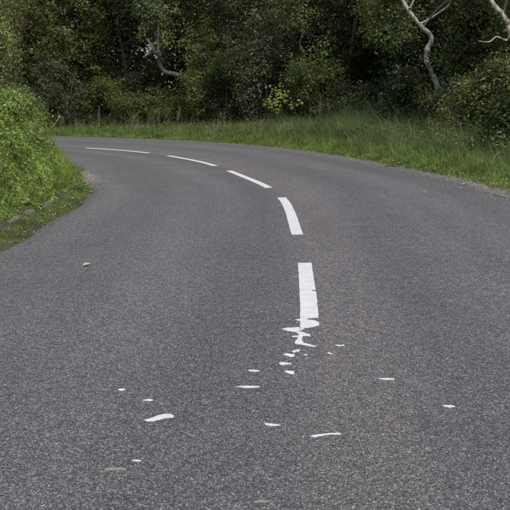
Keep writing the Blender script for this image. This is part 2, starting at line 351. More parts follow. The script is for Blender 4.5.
def Gp(px, py): return G(px, py, .006)
def strip(sa, sb, w=.13):
    k = np.linspace(sa, sb, 26); L_ = at_sd(k, -w/2+0*k); R_ = at_sd(k, w/2+0*k)
    return list(zip(L_[0], L_[1]))+list(zip(R_[0], R_[1]))[::-1]
def s_at(px, py): p = G(px, py); return float(sd_of(p[0], p[1])[0][0])
GM = 'painted dashes along the centre line'
for (a, b, lab) in [((297, 235), (281.5, 198), 'curving white centre dash on the road, second from the front, below the bend'),
                    ((269, 188), (231, 171), 'slanting white centre dash in the middle of the bend, third from the front'),
                    ((217, 166), (169, 156), 'thin white centre dash at the far side of the bend, fourth from the front'),
                    ((145, 153.3), (85, 148.3), 'farthest white centre dash, nearly level, beside the grassy left bank')]:
    o = slab('road_marking', strip(s_at(*a), s_at(*b)), M['paint']); tag(o, lab, 'road marking', GM)
# the nearest dash: intact slab, broken lower end, scattered remains
def z6(pts): return [Gp(230+x/3.646, 250+y/3.646) for x, y in pts]
def z14(pts): return [Gp(270+x/5.66, 300+y/5.66) for x, y in pts]
def z7(pts): return [Gp(90+x/2.55, 370+y/2.55) for x, y in pts]
def z8(pts): return [Gp(220+x/1.96, 340+y/1.96) for x, y in pts]
c = Gp(308, 300); worn = empty('worn_road_marking', (c[0], c[1], .0045))
tag(worn, 'nearest white centre dash, its lower end flaked away into ragged scraps', 'road marking', GM)
def part_slab(name, pts, mat):
    o = slab(name, pts, mat, step=.011, rag=.0012); o.location = Vector(o.location)-worn.location; o.parent = worn; return o
part_slab('paint_stroke', z6([(248, 47), (297, 47), (305, 100), (312, 146), (298, 146), (300, 150), (314, 153), (323, 246)])+z14([(275, 100), (235, 101), (203, 106), (215, 111), (250, 115), (278, 128), (276, 143), (240, 152), (203, 158), (172, 163), (170, 150), (170, 110)])+z6([(256, 200), (252, 120)]), M['paint'])
for pts in ([(138, 112), (168, 106), (168, 117), (150, 115)],
            [(68, 165), (90, 158), (130, 156), (166, 152), (169, 165), (200, 163), (170, 172), (155, 182), (125, 178), (100, 176), (80, 170)],
            [(150, 184), (175, 178), (198, 185), (226, 195), (225, 201), (186, 203), (180, 222), (188, 243), (220, 250), (262, 263), (240, 263), (200, 257), (160, 250), (140, 246), (150, 228), (160, 213), (120, 209), (124, 205), (155, 203), (165, 196)],
            [(125, 292), (140, 282), (172, 280), (165, 288), (135, 298)], [(78, 308), (100, 303), (140, 308), (137, 318), (110, 322)],
            [(50, 355), (75, 351), (125, 358), (120, 362), (85, 362), (70, 370), (52, 365)], [(82, 402), (100, 400), (142, 404), (140, 420), (115, 418)]):
    part_slab('paint_fragment', z14(pts), M['paint'])
mb = MB()
rq = np.random.default_rng(17)
for _ in range(150):
    t = rq.random()**.8; c = Gp(306-14*t+rq.normal(0, 5+12*t), 318+72*t+rq.normal(0, 4)); a = np.sort(rq.uniform(0, 6.28, 6)); rr = rq.uniform(.002, .007)*(1-.4*t)
    V = np.stack([c[0]+np.cos(a)*rr*rq.uniform(.6, 1.6), c[1]+np.sin(a)*rr, np.full(6, .0085)], -1)-np.array(worn.location); mb.add(V, [(0, 1, 2), (0, 2, 3), (0, 3, 4), (0, 4, 5)])
tag(mb.build('paint_residue', M['paint'], worn), kind='stuff')
GF = 'flakes of old white paint scattered on the asphalt'
for pts, lab, mt in [
    (z14([(192, 306), (215, 305), (213, 313), (196, 312)]), 'tiny white paint flake just right of the flaked end of the nearest dash', 'paint'),
    (z14([(318, 297), (335, 294), (355, 305), (345, 311)]), 'small white paint flake right of the column of scraps, the lower of two', 'paint'),
    (z14([(370, 255), (390, 252), (400, 258), (420, 252), (424, 260), (400, 264), (378, 261)]), 'pale thin white paint flake right of the scraps, the upper of two', 'paint'),
    (z7([(70, 48), (80, 45), (90, 47), (84, 53), (74, 52)]), 'small round white paint flake, leftmost, on the near left lane', 'paint'),
    (z7([(133, 76), (150, 72), (162, 76), (150, 80)]), 'small flat white paint flake just above the biggest flake', 'paint'),
    (z7([(136, 130), (152, 124), (170, 115), (190, 107), (205, 108), (214, 114), (211, 121), (195, 122), (180, 128), (160, 133), (145, 135)]), 'biggest white paint flake, wedge shaped, on the near left lane', 'paint'),
    (z7([(105, 230), (118, 226), (132, 230), (125, 234), (112, 233)]), 'small bright paint flake just above the long beige patch', 'paint'),
    (z7([(37, 250), (60, 246), (95, 249), (92, 257), (60, 255), (38, 257)]), 'long faded beige patch, leftmost, near the bottom of the road', 'paint_dull'),
    (z7([(370, 42), (400, 38), (433, 39), (432, 43), (405, 47), (390, 46)]), 'long straight white paint flake left of the centre line scraps', 'paint'),
    (z7([(440, 130), (452, 134), (470, 137), (487, 142), (470, 145), (448, 142)]), 'white paint flake with a hooked end below the centre line scraps', 'paint'),
    (z7([(415, 335), (435, 331), (460, 334), (440, 339), (420, 339)]), 'faint beige patch nearest the camera, at the bottom middle', 'paint_dull'),
    (z8([(55, 58), (65, 57), (80, 60), (70, 63), (57, 61)]), 'small white paint flake just above the long straight flake', 'paint'),
    (z8([(310, 76), (325, 75), (345, 76), (343, 79), (322, 79)]), 'thin level white paint flake on the right lane', 'paint'),
    (z8([(435, 128), (450, 127), (462, 131), (458, 134), (440, 133)]), 'rightmost white paint flake, alone on the near right lane', 'paint'),
    (z8([(176, 188), (186, 185), (200, 183), (232, 180), (236, 184), (205, 187), (185, 192)]), 'long tapering white paint flake, lowest of those near the centre line', 'paint')]:
    pts = np.array(pts); cc = pts.mean(0); pts = cc+(pts-cc)*np.array([1, .68])
    tag(slab('paint_flake', pts, M[mt], thick=.0015, rag=.0016, step=.009), lab, 'paint flake', GF)

# ------------------------------------------------------------------ foliage generators
LEAF6 = np.array([(0, 0, 0), (-.27, .30, .07), (-.22, .68, .05), (0, 1, -.06), (.22, .68, .05), (.27, .30, .07)])
LEAF6F = np.array([(0, 3, 2, 1), (0, 5, 4, 3)])
LEAF4 = np.array([(0, 0, 0), (-.30, .48, .09), (0, 1, -.03), (.30, .48, .09)]); LEAF4F = np.array([(0, 2, 1), (0, 3, 2)])
LONG = np.array([(0, 0, 0), (-.10, .25, .05), (-.09, .62, .0), (0, 1, -.22), (.09, .62, .0), (.10, .25, .05)])
def leaves(mb, C, nor, tip, size, kind='6'):
    T, Fc = {'6': (LEAF6, LEAF6F), '4': (LEAF4, LEAF4F), 'L': (LONG, LEAF6F)}[kind]
    nor = nrm(nor); tip = nrm(tip-(tip*nor).sum(1, keepdims=True)*nor); bi = np.cross(tip, nor)
    size = np.asarray(size)[:, None, None]
    V = C[:, None]+size*(T[None, :, 0:1]*bi[:, None]+T[None, :, 1:2]*tip[:, None]+T[None, :, 2:3]*nor[:, None])
    n, k = V.shape[:2]; f = (np.arange(n)*k)[:, None, None]+Fc[None]
    mb.add(V.reshape(-1, 3), f.reshape(-1, Fc.shape[1]))
def tube(mb, pts, rad, n=6, closed=True):
    pts = np.asarray(pts, float); rad = np.asarray(rad, float); m = len(pts)
    t = nrm(np.gradient(pts, axis=0)); ref = np.array([.31, .9, .3]); u = nrm(np.cross(t, ref)); v = np.cross(t, u)
    a = np.arange(n)*2*math.pi/n
    V = pts[:, None]+rad[:, None, None]*(np.cos(a)[None, :, None]*u[:, None]+np.sin(a)[None, :, None]*v[:, None])
    i = np.arange(m*n).reshape(m, n); j = np.roll(i, -1, axis=1)
    mb.add(V.reshape(-1, 3), np.stack([i[:-1], j[:-1], j[1:], i[1:]], -1).reshape(-1, 4))
def knotty(path, rad, n=10, seed=1, k=10, amp=.13):
    """limb with swellings and slight wander"""
    r = np.random.default_rng(seed); path = np.asarray(path, float); c = catmull(path, k); q = np.linspace(0, 1, len(c))
    rr = np.interp(q, np.linspace(0, 1, len(rad)), rad)
    rr = rr*(1+amp*snoise(q*len(path)*1.7, 0*q, 0, 1.6, seed))
    c = c+r.normal(0, 1, c.shape)*rr[:, None]*.08
    mb = MB(); tube(mb, c, rr, n); return mb, c
def col_at(px, Y): return (px-255)/985*Y
def tz(x, y): return float(terrain_h(x, y)[0])

def crown_arrays(r, ells, ncl, per, clr, lsize, kind='4', gap=.0, shell=.6, nseed=0, droop=.3, fine=1.5):
    """clusters of leaves through a set of ellipsoids; gaps where the noise is low"""
    vol = np.array([e[3]*e[4]*e[5] for e in ells]); pr = vol/vol.sum(); out = []
    need = ncl
    while need > 0:
        k = r.choice(len(ells), size=need*3, p=pr); E = np.array(ells)[k]
        d = nrm(r.normal(size=(len(k), 3))); q = r.random(len(k))**(1/3)
        q = shell+(1-shell)*q if shell < 0 else q**(1-shell*.7)
        p = E[:, :3]+d*q[:, None]*E[:, 3:6]*(1+.18*snoise(d[:, 0]*2, d[:, 1]*2, d[:, 2]*2, 1, nseed)[:, None])
        keep = snoise(p[:, 0], p[:, 1], p[:, 2], fine, nseed+5) > gap-.35
        p = p[keep]; out.append(p[:need]); need -= len(p[:need])
    C = np.vstack(out); cen = np.average(np.array(ells)[:, :3], axis=0, weights=vol)
    per_n = r.poisson(per, len(C))+3; rep = np.repeat(np.arange(len(C)), per_n)
    L = C[rep]+r.normal(size=(len(rep), 3))*clr*np.array([1, 1, .7])
    outw = nrm(L-cen); cn = r.normal(size=C.shape)*.55; loc = nrm(L-C[rep]); nor = nrm(outw*.45+loc*.45+cn[rep]+np.array([0, 0, .65])+r.normal(size=L.shape)*.38)
    tip = nrm(r.normal(size=L.shape)+outw*.6-np.array([0, 0, droop])); sz = lsize*np.exp(r.normal(0, .28, len(L)))
    return C, L, nor, tip, sz
TREES = 0
def woody(name, label, cat, base, ells, mat, ncl=200, per=22, clr=.16, lsize=.055, kind='4', gap=0., group=None, bark='bark_dark', trunk_r=.07, stems=1, seed=1, top=None, twigs=True, trunk=None, droop=.3, extra=None):
    """a tree or shrub thing: trunk(s), branches, twigs, crown (ells relative to the base)"""
    global TREES; TREES += 1
    r = np.random.default_rng(seed*77+5); bx, by = base; bz = tz(bx, by)-.05
    root = empty(name, (bx, by, bz)); tag(root, label, cat, group)
    ells = [tuple(e) for e in ells]
    C, L, nor, tip, sz = crown_arrays(r, ells, ncl, per, clr, lsize, kind, gap, nseed=seed, droop=droop)
    low = L[:, 2] > .05; mb = MB(); leaves(mb, L[low], nor[low], tip[low], sz[low], kind)
    mb.build('crown', M[mat], root)
    topz = top or max(e[2]+.3*e[5] for e in ells)
    tc = []
    if trunk is None:
        for k in range(stems):
            a = r.uniform(0, 6.28); e = ells[r.integers(len(ells))] if stems > 1 else ells[0]
            p0 = np.array([math.cos(a)*.12*(stems > 1), math.sin(a)*.12*(stems > 1), 0]); p3 = np.array([e[0]*.8, e[1]*.8, topz])
            pts = [p0, p0+(p3-p0)*.33+r.normal(0, .1, 3), p0+(p3-p0)*.66+r.normal(0, .14, 3), p3]
            m_, c_ = knotty(pts, [trunk_r*1.3, trunk_r, trunk_r*.75, trunk_r*.35], 8, seed+k); m_.build('trunk', M[bark], root, smooth=True); tc.append(c_)
    else: tc = [np.asarray(trunk)-np.array([bx, by, bz])]
    allc = np.vstack(tc)
    nb = min(9, max(3, int(ncl/60))); pick = C[r.choice(len(C), nb, replace=False)]
    for q in pick:
        cand = allc[allc[:, 2] < q[2]+.1]
        if len(cand) == 0: continue
        a = cand[np.argmin(np.linalg.norm(cand-q, axis=1)+r.random(len(cand))*.8)]
        mid = (a+q)/2+r.normal(0, .12, 3)+np.array([0, 0, .08]); m_, c_ = knotty([a, mid, q], [trunk_r*.5, trunk_r*.35, trunk_r*.15], 5, seed+3, 6); m_.build('branch', M[bark], root, smooth=True)
        allc = np.vstack([allc, c_])
    if twigs:
        mb = MB(); sub = C[r.choice(len(C), min(len(C), 220), replace=False)]
        D = np.linalg.norm(sub[:, None]-allc[None], axis=2); j = D.argmin(1)
        for q, a in zip(sub, allc[j]):
            v = q-a; l = np.linalg.norm(v)
            if l > 1.1: a = q-v/l*1.1
            m3 = (a+q)/2+r.normal(0, .05, 3); tube(mb, [a, m3, q+r.normal(0, .06, 3)], [.009, .006, .003], 3)
        tag(mb.build('twigs', M['twig'], root), kind='stuff')
    if extra: extra(root, r)
    return root

# ------------------------------------------------------------------ trees with pale bare limbs (far side of the road)
def limb_tree(name, label, cat, base, limbs, bark, **kw):
    """limbs: lists of (pixel column, pixel row, distance) and radii; first limb is the trunk and starts at the ground"""
    bx, by = base; bz = tz(bx, by)-.05; first = True; tr = None; made = []
    for k, (nm, pth, rad, *mk) in enumerate(limbs):
        pts = [P3(*q) for q in pth]
        rj = np.random.default_rng(k+5); pts = [p+(rj.normal(0, .018, 3) if 0 < i_ < len(pts)-1 else 0) for i_, p in enumerate(pts)]
        if first: pts = [np.array([bx, by, bz])]+pts; first = False
        m_, c_ = knotty(pts, np.array(rad)*kw.get('thin', .68), 10, 31+k*7+int(bx*10), 9); made.append((nm, m_, mk[0] if mk else bark))
        if tr is None: tr = c_
    kw.pop('thin', 0)
    root = woody(name, label, cat, base, kw.pop('ells'), kw.pop('mat'), bark=kw.pop('branch_bark', 'bark_dark'), trunk=tr, **kw)
    o0 = np.array([bx, by, bz])
    for nm, m_, bk in made: m_.build(nm, M[bk], root, origin=o0, smooth=True)
    return root
def spray(spots, mat, n=260, sz=.07):
    def f(root, r):
        o = np.array(root.location); mb = MB()
        for (a, b, Y, rx, rz) in spots:
            c = P3(a, b, Y)-o; k = max(3, int(n/28)); cc = c+r.normal(size=(k, 3))*np.array([rx, .15, rz]); q = r.integers(0, k, n); L_ = cc[q]+r.normal(size=(n, 3))*.12
            leaves(mb, L_, r.normal(size=(n, 3))*.4+nrm(L_-cc[q])*.5+np.array([0, -.5, .7]), r.normal(size=(n, 3))+np.array([0, 0, -.4]), sz*np.exp(r.normal(0, .25, n)), '4')
        tag(mb.build('leafy_spray', M[mat], root), kind='stuff')
    return f
Y1 = 24.6; b1 = (col_at(445, Y1), Y1+.2)
def ivy1(root, r):
    o = np.array(root.location); mb = MB(); n = 1500
    t = r.random(n); base = np.array([P3(442+5*np.sin(q*9)+10*q*q, 132-50*q, Y1-.75) for q in t])-o
    L = base+r.normal(size=(n, 3))*np.array([.16, .12, .1])
    leaves(mb, L, r.normal(size=(n, 3))*.6+np.array([0, -1, .4]), r.normal(size=(n, 3))+np.array([0, 0, -.8]), .06*np.exp(r.normal(0, .2, n)), '6'); mb.build('ivy', M['lf_ivy'], root)
    spray([(445, 62, Y1-.1, .18, .35), (452, 45, Y1, .2, .2), (462, 30, Y1, .3, .25), (410, 50, Y1-.2, .3, .4), (402, 30, Y1-.1, .25, .3)], 'lf_mid', 260, .06)(root, r)
limb_tree('gnarled_tree', 'gnarled tree with a pale bare crooked limb rising from the ivy on the right', 'tree', b1,
    [('trunk', [(442, 110, Y1), (437, 84, Y1), (427, 63, Y1), (427, 52, Y1), (430, 36, Y1), (418, 22, Y1), (404, 0, Y1+.1), (392, -26, Y1+.2), (396, -70, Y1+.6)], [.14, .12, .095, .08, .095, .085, .075, .075, .065, .05]),
     ('branch', [(420, 24, Y1), (432, 15, Y1+.2), (449, 6, Y1+.3), (452, -4, Y1+.3), (470, -22, Y1+.5)], [.05, .036, .03, .025, .02]),
     ('branch', [(410, 8, Y1), (415, -2, Y1), (424, -16, Y1)], [.04, .03, .02])],
    'bark_pale', ells=[(0, 1.5, 5.2, 2.2, 1.5, 1.7), (-1.2, 1.2, 3.3, .8, .8, .9), (1.2, 1.4, 3.2, 1.0, .8, .9)], mat='lf_olive', ncl=420, per=24, lsize=.06, seed=41, gap=.25, extra=ivy1, trunk_r=.06)
Y2 = 21.4; b2 = (col_at(528, Y2), Y2)
limb_tree('leaning_tree', 'tree at the right edge with a pale limb leaning back up over the hedge', 'tree', b2,
    [('trunk', [(522, 90, Y2), (520, 55, Y2), (510, 32, Y2), (507, 22, Y2), (500, 12, Y2), (492, 0, Y2), (488, -22, Y2+.2), (496, -60, Y2+.3)], [.14, .11, .09, .08, .085, .08, .075, .06, .04]),
     ('branch', [(510, 34, Y2), (506, 38, Y2), (497, 38, Y2), (489, 42, Y2), (478, 41, Y2)], [.04, .03, .025, .02, .012]),
     ('branch', [(520, 62, Y2+.2), (500, 74, Y2+.2), (484, 73, Y2+.2), (470, 82, Y2+.2), (452, 83, Y2+.3)], [.06, .05, .05, .035, .02], 'bark_grey')],
    'bark_pale', ells=[(.6, 1.2, 4.3, 1.8, 1.3, 1.5), (-.6, 1.0, 3.3, .9, .6, .6)], mat='lf_mid', ncl=300, per=24, lsize=.055, seed=43, gap=.2, trunk_r=.06, extra=spray([(490, 72, Y2-.2, .12, .1), (500, 82, Y2-.2, .3, .2), (468, 86, Y2, .2, .12), (508, 50, Y2-.2, .12, .2)], 'lf_olive', 200, .05))
Y3 = 38.2; b3 = (col_at(197, Y3), Y3)
limb_tree('bent_tree', 'old tree with bent bare brown limb and broken stub in the far hedge', 'tree', b3,
    [('trunk', [(192, 112, Y3), (188, 92, Y3), (186, 78, Y3), (176, 75, Y3), (164, 71, Y3), (160, 64, Y3), (160, 55, Y3+.6), (158, 40, Y3+1.6), (160, 8, Y3+2.2), (158, -20, Y3+2.5)], [.16, .14, .13, .14, .14, .13, .12, .09, .09, .07, .05]),
     ('branch', [(161, 60, Y3+.5), (155, 51, Y3-.1), (151, 45, Y3-.2), (146, 39, Y3-.3)], [.06, .065, .075, .07], 'bark_pale'),
     ('branch', [(186, 78, Y3), (189, 66, Y3), (196, 52, Y3), (206, 40, Y3)], [.08, .06, .05, .03])],
    'bark_grey', ells=[(-1.0, 1.6, 5.6, 2.4, 1.4, 1.9), (1.2, 1.5, 5.0, 1.6, 1.2, 1.4), (-1.5, -.5, 4.4, .8, .35, .75), (-1.3, -.5, 4.2, .6, .35, .8), (.35, -.5, 3.7, .6, .4, .7)], mat='lf_dark', ncl=420, per=24, lsize=.07, seed=45, gap=.2, trunk_r=.07, extra=spray([(158, 8, Y3-.6, .35, .3), (160, 28, Y3-.5, .3, .3), (164, 42, Y3-.4, .12, .16), (196, 50, Y3-.5, .3, .3), (204, 40, Y3-.5, .3, .3), (150, 20, Y3-.5, .4, .3)], 'lf_mid', 330, .085))
Y4 = 33.6; b4 = (col_at(312, Y4), Y4)
limb_tree('slender_tree', 'slender tree whose grey stem shows through leaves above the yellow sapling', 'tree', b4,
    [('trunk', [(310, 100, Y4+.5), (307, 72, Y4+.5), (304, 54, Y4), (300, 44, Y4), (302, 30, Y4+.2), (300, 8, Y4+1.0), (304, -20, Y4+1.3)], [.08, .07, .065, .055, .05, .04, .04, .03])],
    'bark_grey', ells=[(-.2, .5, 4.6, 1.4, .9, 1.6), (.6, .6, 3.2, .7, .6, .6), (-.2, -.4, 4.7, .6, .3, .55), (.1, -.4, 2.0, .5, .3, .6)], mat='lf_mid', ncl=260, per=24, lsize=.06, seed=47, gap=.1, trunk_r=.05, extra=spray([(302, 6, Y4-.6, .4, .3), (300, 20, Y4-.5, .25, .2), (308, 66, Y4-.6, .3, .3), (318, 52, Y4-.5, .2, .3)], 'lf_mid', 300, .08))

# ------------------------------------------------------------------ hedge trees behind and shrubs in front (column, distance)
GT = 'trees of the hedgerow beyond the road'; GS = 'shrubs along the foot of the hedgerow'
def T(px, Y, label, mat, w, h0, h1, ncl, seed, **kw):
    h1 = min(h1, 7.8); ncl = int(ncl*.8); x = col_at(px, Y); hm = (h0+h1)/2; r = np.random.default_rng(seed)
    ells = [(0, 0, hm, w, w*.75, (h1-h0)/2)]
    for k in range(4): ells.append((r.uniform(-.8, .8)*w, r.uniform(-.7, .3)*w, r.uniform(h0+.4, h1-.6), w*r.uniform(.35, .55), w*r.uniform(.35, .5), w*r.uniform(.3, .5)))
    kw['lsize'] = kw.get('lsize', .065)*1.25; ncl = int(ncl*1.75); kw.setdefault('gap', .12); kw.setdefault('trunk_r', .08)
    return woody(kw.pop('name', 'hedgerow_tree'), label, 'tree', (x, Y), ells, mat, ncl=ncl, seed=seed, group=GT, per=kw.pop('per', 26), clr=kw.pop('clr', .17), **kw)
T(8, 41.5, 'dark leafy tree in the far left corner behind the red-tinged bush', 'lf_mid', 2.2, 1.2, 9, 620, 1)
T(66, 42, 'bushy tree left of the dark hollow, its crown lit yellow green at the top', 'lf_olive', 2.0, .8, 9, 650, 2)
T(122, 42.3, 'shaggy dark green tree left of the broken pale stub', 'lf_dark', 2.3, .8, 9.5, 700, 3)
T(228, 39.5, 'hawthorn with browning leaves right of the bent brown limb', 'lf_olive', 1.7, 1.0, 8.5, 560, 5)
T(262, 37.2, 'broad grey-green tree above the middle of the verge', 'lf_grey', 1.8, .6, 8.5, 760, 6, lsize=.055)
T(352, 34.5, 'thin dark tree with specks of sky showing through its crown', 'lf_dark', 1.6, 1.3, 8.0, 330, 7, gap=.3)
T(398, 31.5, 'yellow-green leafy tree just left of the crooked pale limb', 'lf_mid', 1.3, 1.9, 7.5, 360, 8, lsize=.06)
T(462, 27.8, 'dark tree filling the gap between the two pale limbs', 'lf_dark', 1.7, .8, 7, 560, 9, gap=.1)
T(500, 26.5, 'olive tree behind the leaning limb at the right edge', 'lf_olive', 1.6, .9, 7, 460, 10)
T(545, 23.0, 'dense mid green tree at the extreme right behind the leaning limb', 'lf_mid', 1.7, .6, 7, 420, 11)
T(-45, 41, 'dark tree at the far left end of the hedgerow', 'lf_dark', 2.4, .6, 9, 380, 12)
def Sh(px, Y, label, mat, w, h, ncl, seed, **kw):
    x = col_at(px, Y); r = np.random.default_rng(seed+500)
    ells = [(0, 0, h*.5, w, w*.7, h*.5)]+[(r.uniform(-.8, .8)*w, r.uniform(-.5, .2)*w, r.uniform(.3, .95)*h, w*r.uniform(.3, .5), w*.35, h*r.uniform(.18, .3)) for _ in range(4)]
    kw['lsize'] = kw.get('lsize', .052)*1.2; ncl = int(ncl*1.7)
    return woody(kw.pop('name', 'hedge_shrub'), label, 'shrub', (x, Y), ells, mat, ncl=ncl, seed=seed+100, stems=3, trunk_r=.03, group=GS, per=kw.pop('per', 22), clr=.12, top=h*.8, gap=.12, **kw)
Sh(28, 38.2, 'low dark shrub at the left end of the far verge', 'lf_dark', 1.1, 1.9, 150, 1)
Sh(66, 38.6, 'grey-leaved willow shrub standing left of the dark hollow', 'lf_grey', 1.0, 2.6, 200, 2, kind='L', lsize=.10)
Sh(106, 38.3, 'dull green shrub with white flecks below the shaggy tree', 'lf_mid', 1.0, 1.8, 170, 3)
Sh(140, 37.7, 'nettle-like leafy shrub left of the foot of the bent tree', 'lf_mid', 1.0, 1.3, 170, 4)
Sh(172, 36.8, 'leafy shrub hiding the foot of the bent tree', 'lf_mid', .9, 1.2, 170, 5)
Sh(206, 36.0, 'rounded mid green shrub right of the bent limb', 'lf_mid', 1.0, 3.2, 300, 6)
Sh(236, 35.4, 'dense dark shrub left of the yellow sapling', 'lf_dark', 1.1, 2.9, 300, 7)
Sh(258, 34.7, 'grey-speckled shrub directly left of the yellow sapling', 'lf_grey', .8, 3.4, 280, 8)
Sh(288, 34.6, 'dark shrub behind the yellow sapling', 'lf_dark', .9, 2.4, 240, 9)
Sh(318, 32.6, 'leafy shrub right of the yellow sapling', 'lf_mid', .9, 2.1, 240, 10)
Sh(348, 31.4, 'low shadowy shrub beneath the thin tree', 'lf_dark', .9, 1.5, 180, 11)
Sh(384, 29.3, 'dark shrub behind the tallest grass', 'lf_dark', .9, 1.7, 210, 12)
Sh(416, 26.4, 'shadowed shrub left of the ivy-clad trunk', 'lf_dark', .9, 1.9, 250, 13)
Sh(450, 23.9, 'olive bramble bush around the foot of the crooked pale limb', 'lf_olive', .8, 1.5, 260, 14, name='bramble_bush')
Sh(476, 22.4, 'turning bramble bush right of the crooked limb', 'lf_olive', .8, 1.75, 280, 15, name='bramble_bush')
Sh(502, 21.0, 'broad olive bush at the right edge above a dark hollow', 'lf_olive', .8, 1.9, 260, 16, name='bramble_bush')
Sh(530, 19.3, 'dark bush at the right edge beneath the leaning tree', 'lf_dark', .8, 1.5, 240, 17)
# climbing bush at the right edge
# yellow sycamore sapling
Y5 = 31.8; bx5 = col_at(276, Y5)
def syc():
    r = np.random.default_rng(5); bz = tz(bx5, Y5)-.03; root = empty('sycamore_sapling', (bx5, Y5, bz)); tag(root, 'small yellow-green sycamore sapling glowing in front of the dark hedge', 'sapling')
    tips = []
    for k in range(5):
        q = np.array([r.uniform(-.30, .32), r.uniform(-.2, .1), r.uniform(.95, 1.55)]); m_, c_ = knotty([(0, 0, 0), (q[0]*.3, q[1]*.3, .7), q], [.010, .008, .004], 5, 60+k, 6); m_.build('stem', M['bark_dark'], root); tips.append(q)
    for q in tips:
        for j in range(20):
            c = q+r.normal(0, 1, 3)*np.array([.17, .1, .14]); mb = MB(); nor = nrm(np.array([[r.normal(0, .4), -.8, .7]])+r.normal(0, .3, (1, 3)))[0]; tip0 = nrm(np.cross(nor, r.normal(size=3))); s_ = r.uniform(.09, .16)
            bi = np.cross(tip0, nor); an = [0, .28, .5, .95, 1.25, 1.7, 2.1, 2.6, 3.14]; rd = [1, .55, .62, .95, .5, .7, .4, .45, .12]
            pts = [(a, d) for a, d in zip(an, rd)]+[(-a, d) for a, d in list(zip(an, rd))[-2:0:-1]]
            V = [np.zeros(3)]+[s_*.55*d*(math.cos(a)*tip0+math.sin(a)*bi)-nor*s_*.12*d for a, d in pts]; n = len(pts)
            mb.add(V, [(0, 1+i, 1+(i+1) % n) for i in range(n)]); o = mb.build('leaf', M['lf_yellow'], root); o.location = c
syc()

# far wood behind everything: one dark mass that nobody could count
mb = MB(); r = np.random.default_rng(99); n = 75000
px = r.uniform(-120, 640, n); Yb = np.interp(px, [-120, 30, 257, 330, 394, 458, 530, 640], [49, 46, 42.5, 39, 35.5, 32, 29, 24])+r.uniform(0, 4, n)
zb = .1+10*r.random(n)**1.2; xb = col_at(px, Yb); keep = snoise(xb, Yb*.3, zb, .9, 77) > -.62
C_ = np.stack([xb, Yb, zb], -1)[keep]
leaves(mb, C_, r.normal(size=C_.shape)+np.array([0, -.8, .5]), r.normal(size=C_.shape), .26*np.exp(r.normal(0, .3, len(C_))), '4')
tag(mb.build('far_wood_foliage', M['lf_dark']), 'dark wood foliage behind the hedgerow', 'foliage', kind='stuff')
for k, (px_, Y_) in enumerate([(20, 45), (95, 45.5), (215, 43.5), (275, 41.5), (338, 38.5), (372, 37), (430, 33), (486, 30)]):
    T(px_, Y_, ['dark trunk and crown deep behind the hedge, far left', 'deep shadowed tree behind the shaggy tree', 'deep shadowed tree behind the browning hawthorn', 'deep shadowed tree behind the grey-green tree', 'deep shadowed tree seen left of the sky specks', 'deep shadowed tree seen right of the sky specks', 'deep shadowed tree behind the crooked pale limb', 'deep shadowed tree behind the right edge hedge'][k], 'lf_dark', 2.2, 1.0, 11, 330, 20+k, twigs=False, clr=.3, lsize=.13, trunk_r=.10, name='background_tree')

# ------------------------------------------------------------------ left hedge on the inner bank
GL = 'bushes on top of the left bank'
def LB(x, y, label, mat, w, h, ncl, seed, **kw):
    ncl = int(ncl*1.25)
    r = np.random.default_rng(seed+900); z0 = kw.pop('z0', .15)
    ells = [(0, 0, z0+h*.45, w, w, h*.5)]+[(r.uniform(-.7, .7)*w, r.uniform(-.7, .7)*w, z0+r.uniform(.3, .9)*h, w*.45, w*.45, h*.25) for _ in range(4)]
    kw.setdefault('lsize', .038)
    return woody(kw.pop('name', 'bank_bush'), label, 'bush', (x, y), ells, mat, ncl=ncl, seed=seed+200, stems=4, trunk_r=.025, group=GL, per=kw.pop('per', 24), clr=.12, kind='6', top=h*.7, **kw)
LB(col_at(0, 15.3), 15.3, 'bramble bush with yellow-green leaves nearest on the left bank', 'lf_bright', .38, .75, 170, 1)
LB(col_at(9, 17.0), 17.0, 'bright leafy bush on the bank behind the nearest bramble', 'lf_bright', .36, .8, 190, 2)
LB(col_at(27, 19.3), 19.3, 'yellow-green bush at the end of the left bank', 'lf_bright', .3, .5, 150, 3)
LB(col_at(-6, 17.3), 17.3, 'tall bush with dull green leaves at the left edge', 'lf_olive_lit', .42, 2.2, 300, 4)
LB(col_at(3, 19.2), 19.2, 'tall bush at the left edge with red-tinged leaves near its top', 'lf_olive_lit', .46, 2.9, 380, 5)
LB(col_at(22, 22.0), 22.0, 'low bush with grey-green leaves behind the red-tinged bush', 'lf_grey', .4, .7, 130, 6)
r = np.random.default_rng(3)
rs = [o for o in bpy.data.objects if o.get('label', '').startswith('tall bush at the left edge with red')][0]
mb = MB(); n = 190; o0 = np.array(rs.location)
ctr = np.array([P3(a, b, 19.4) for a, b in ((6, 7), (14, 17), (22, 17), (25, 26), (18, 20), (10, 12))])
L_ = ctr[r.integers(0, len(ctr), n)]+r.normal(size=(n, 3))*np.array([.07, .12, .06])-o0
leaves(mb, L_, r.normal(size=(n, 3))+np.array([0, -.8, .5]), r.normal(size=(n, 3))+np.array([0, 0, -.5]), .042*np.exp(r.normal(0, .2, n)), '6')
mb.build('red_leaves', M['lf_red'], rs)

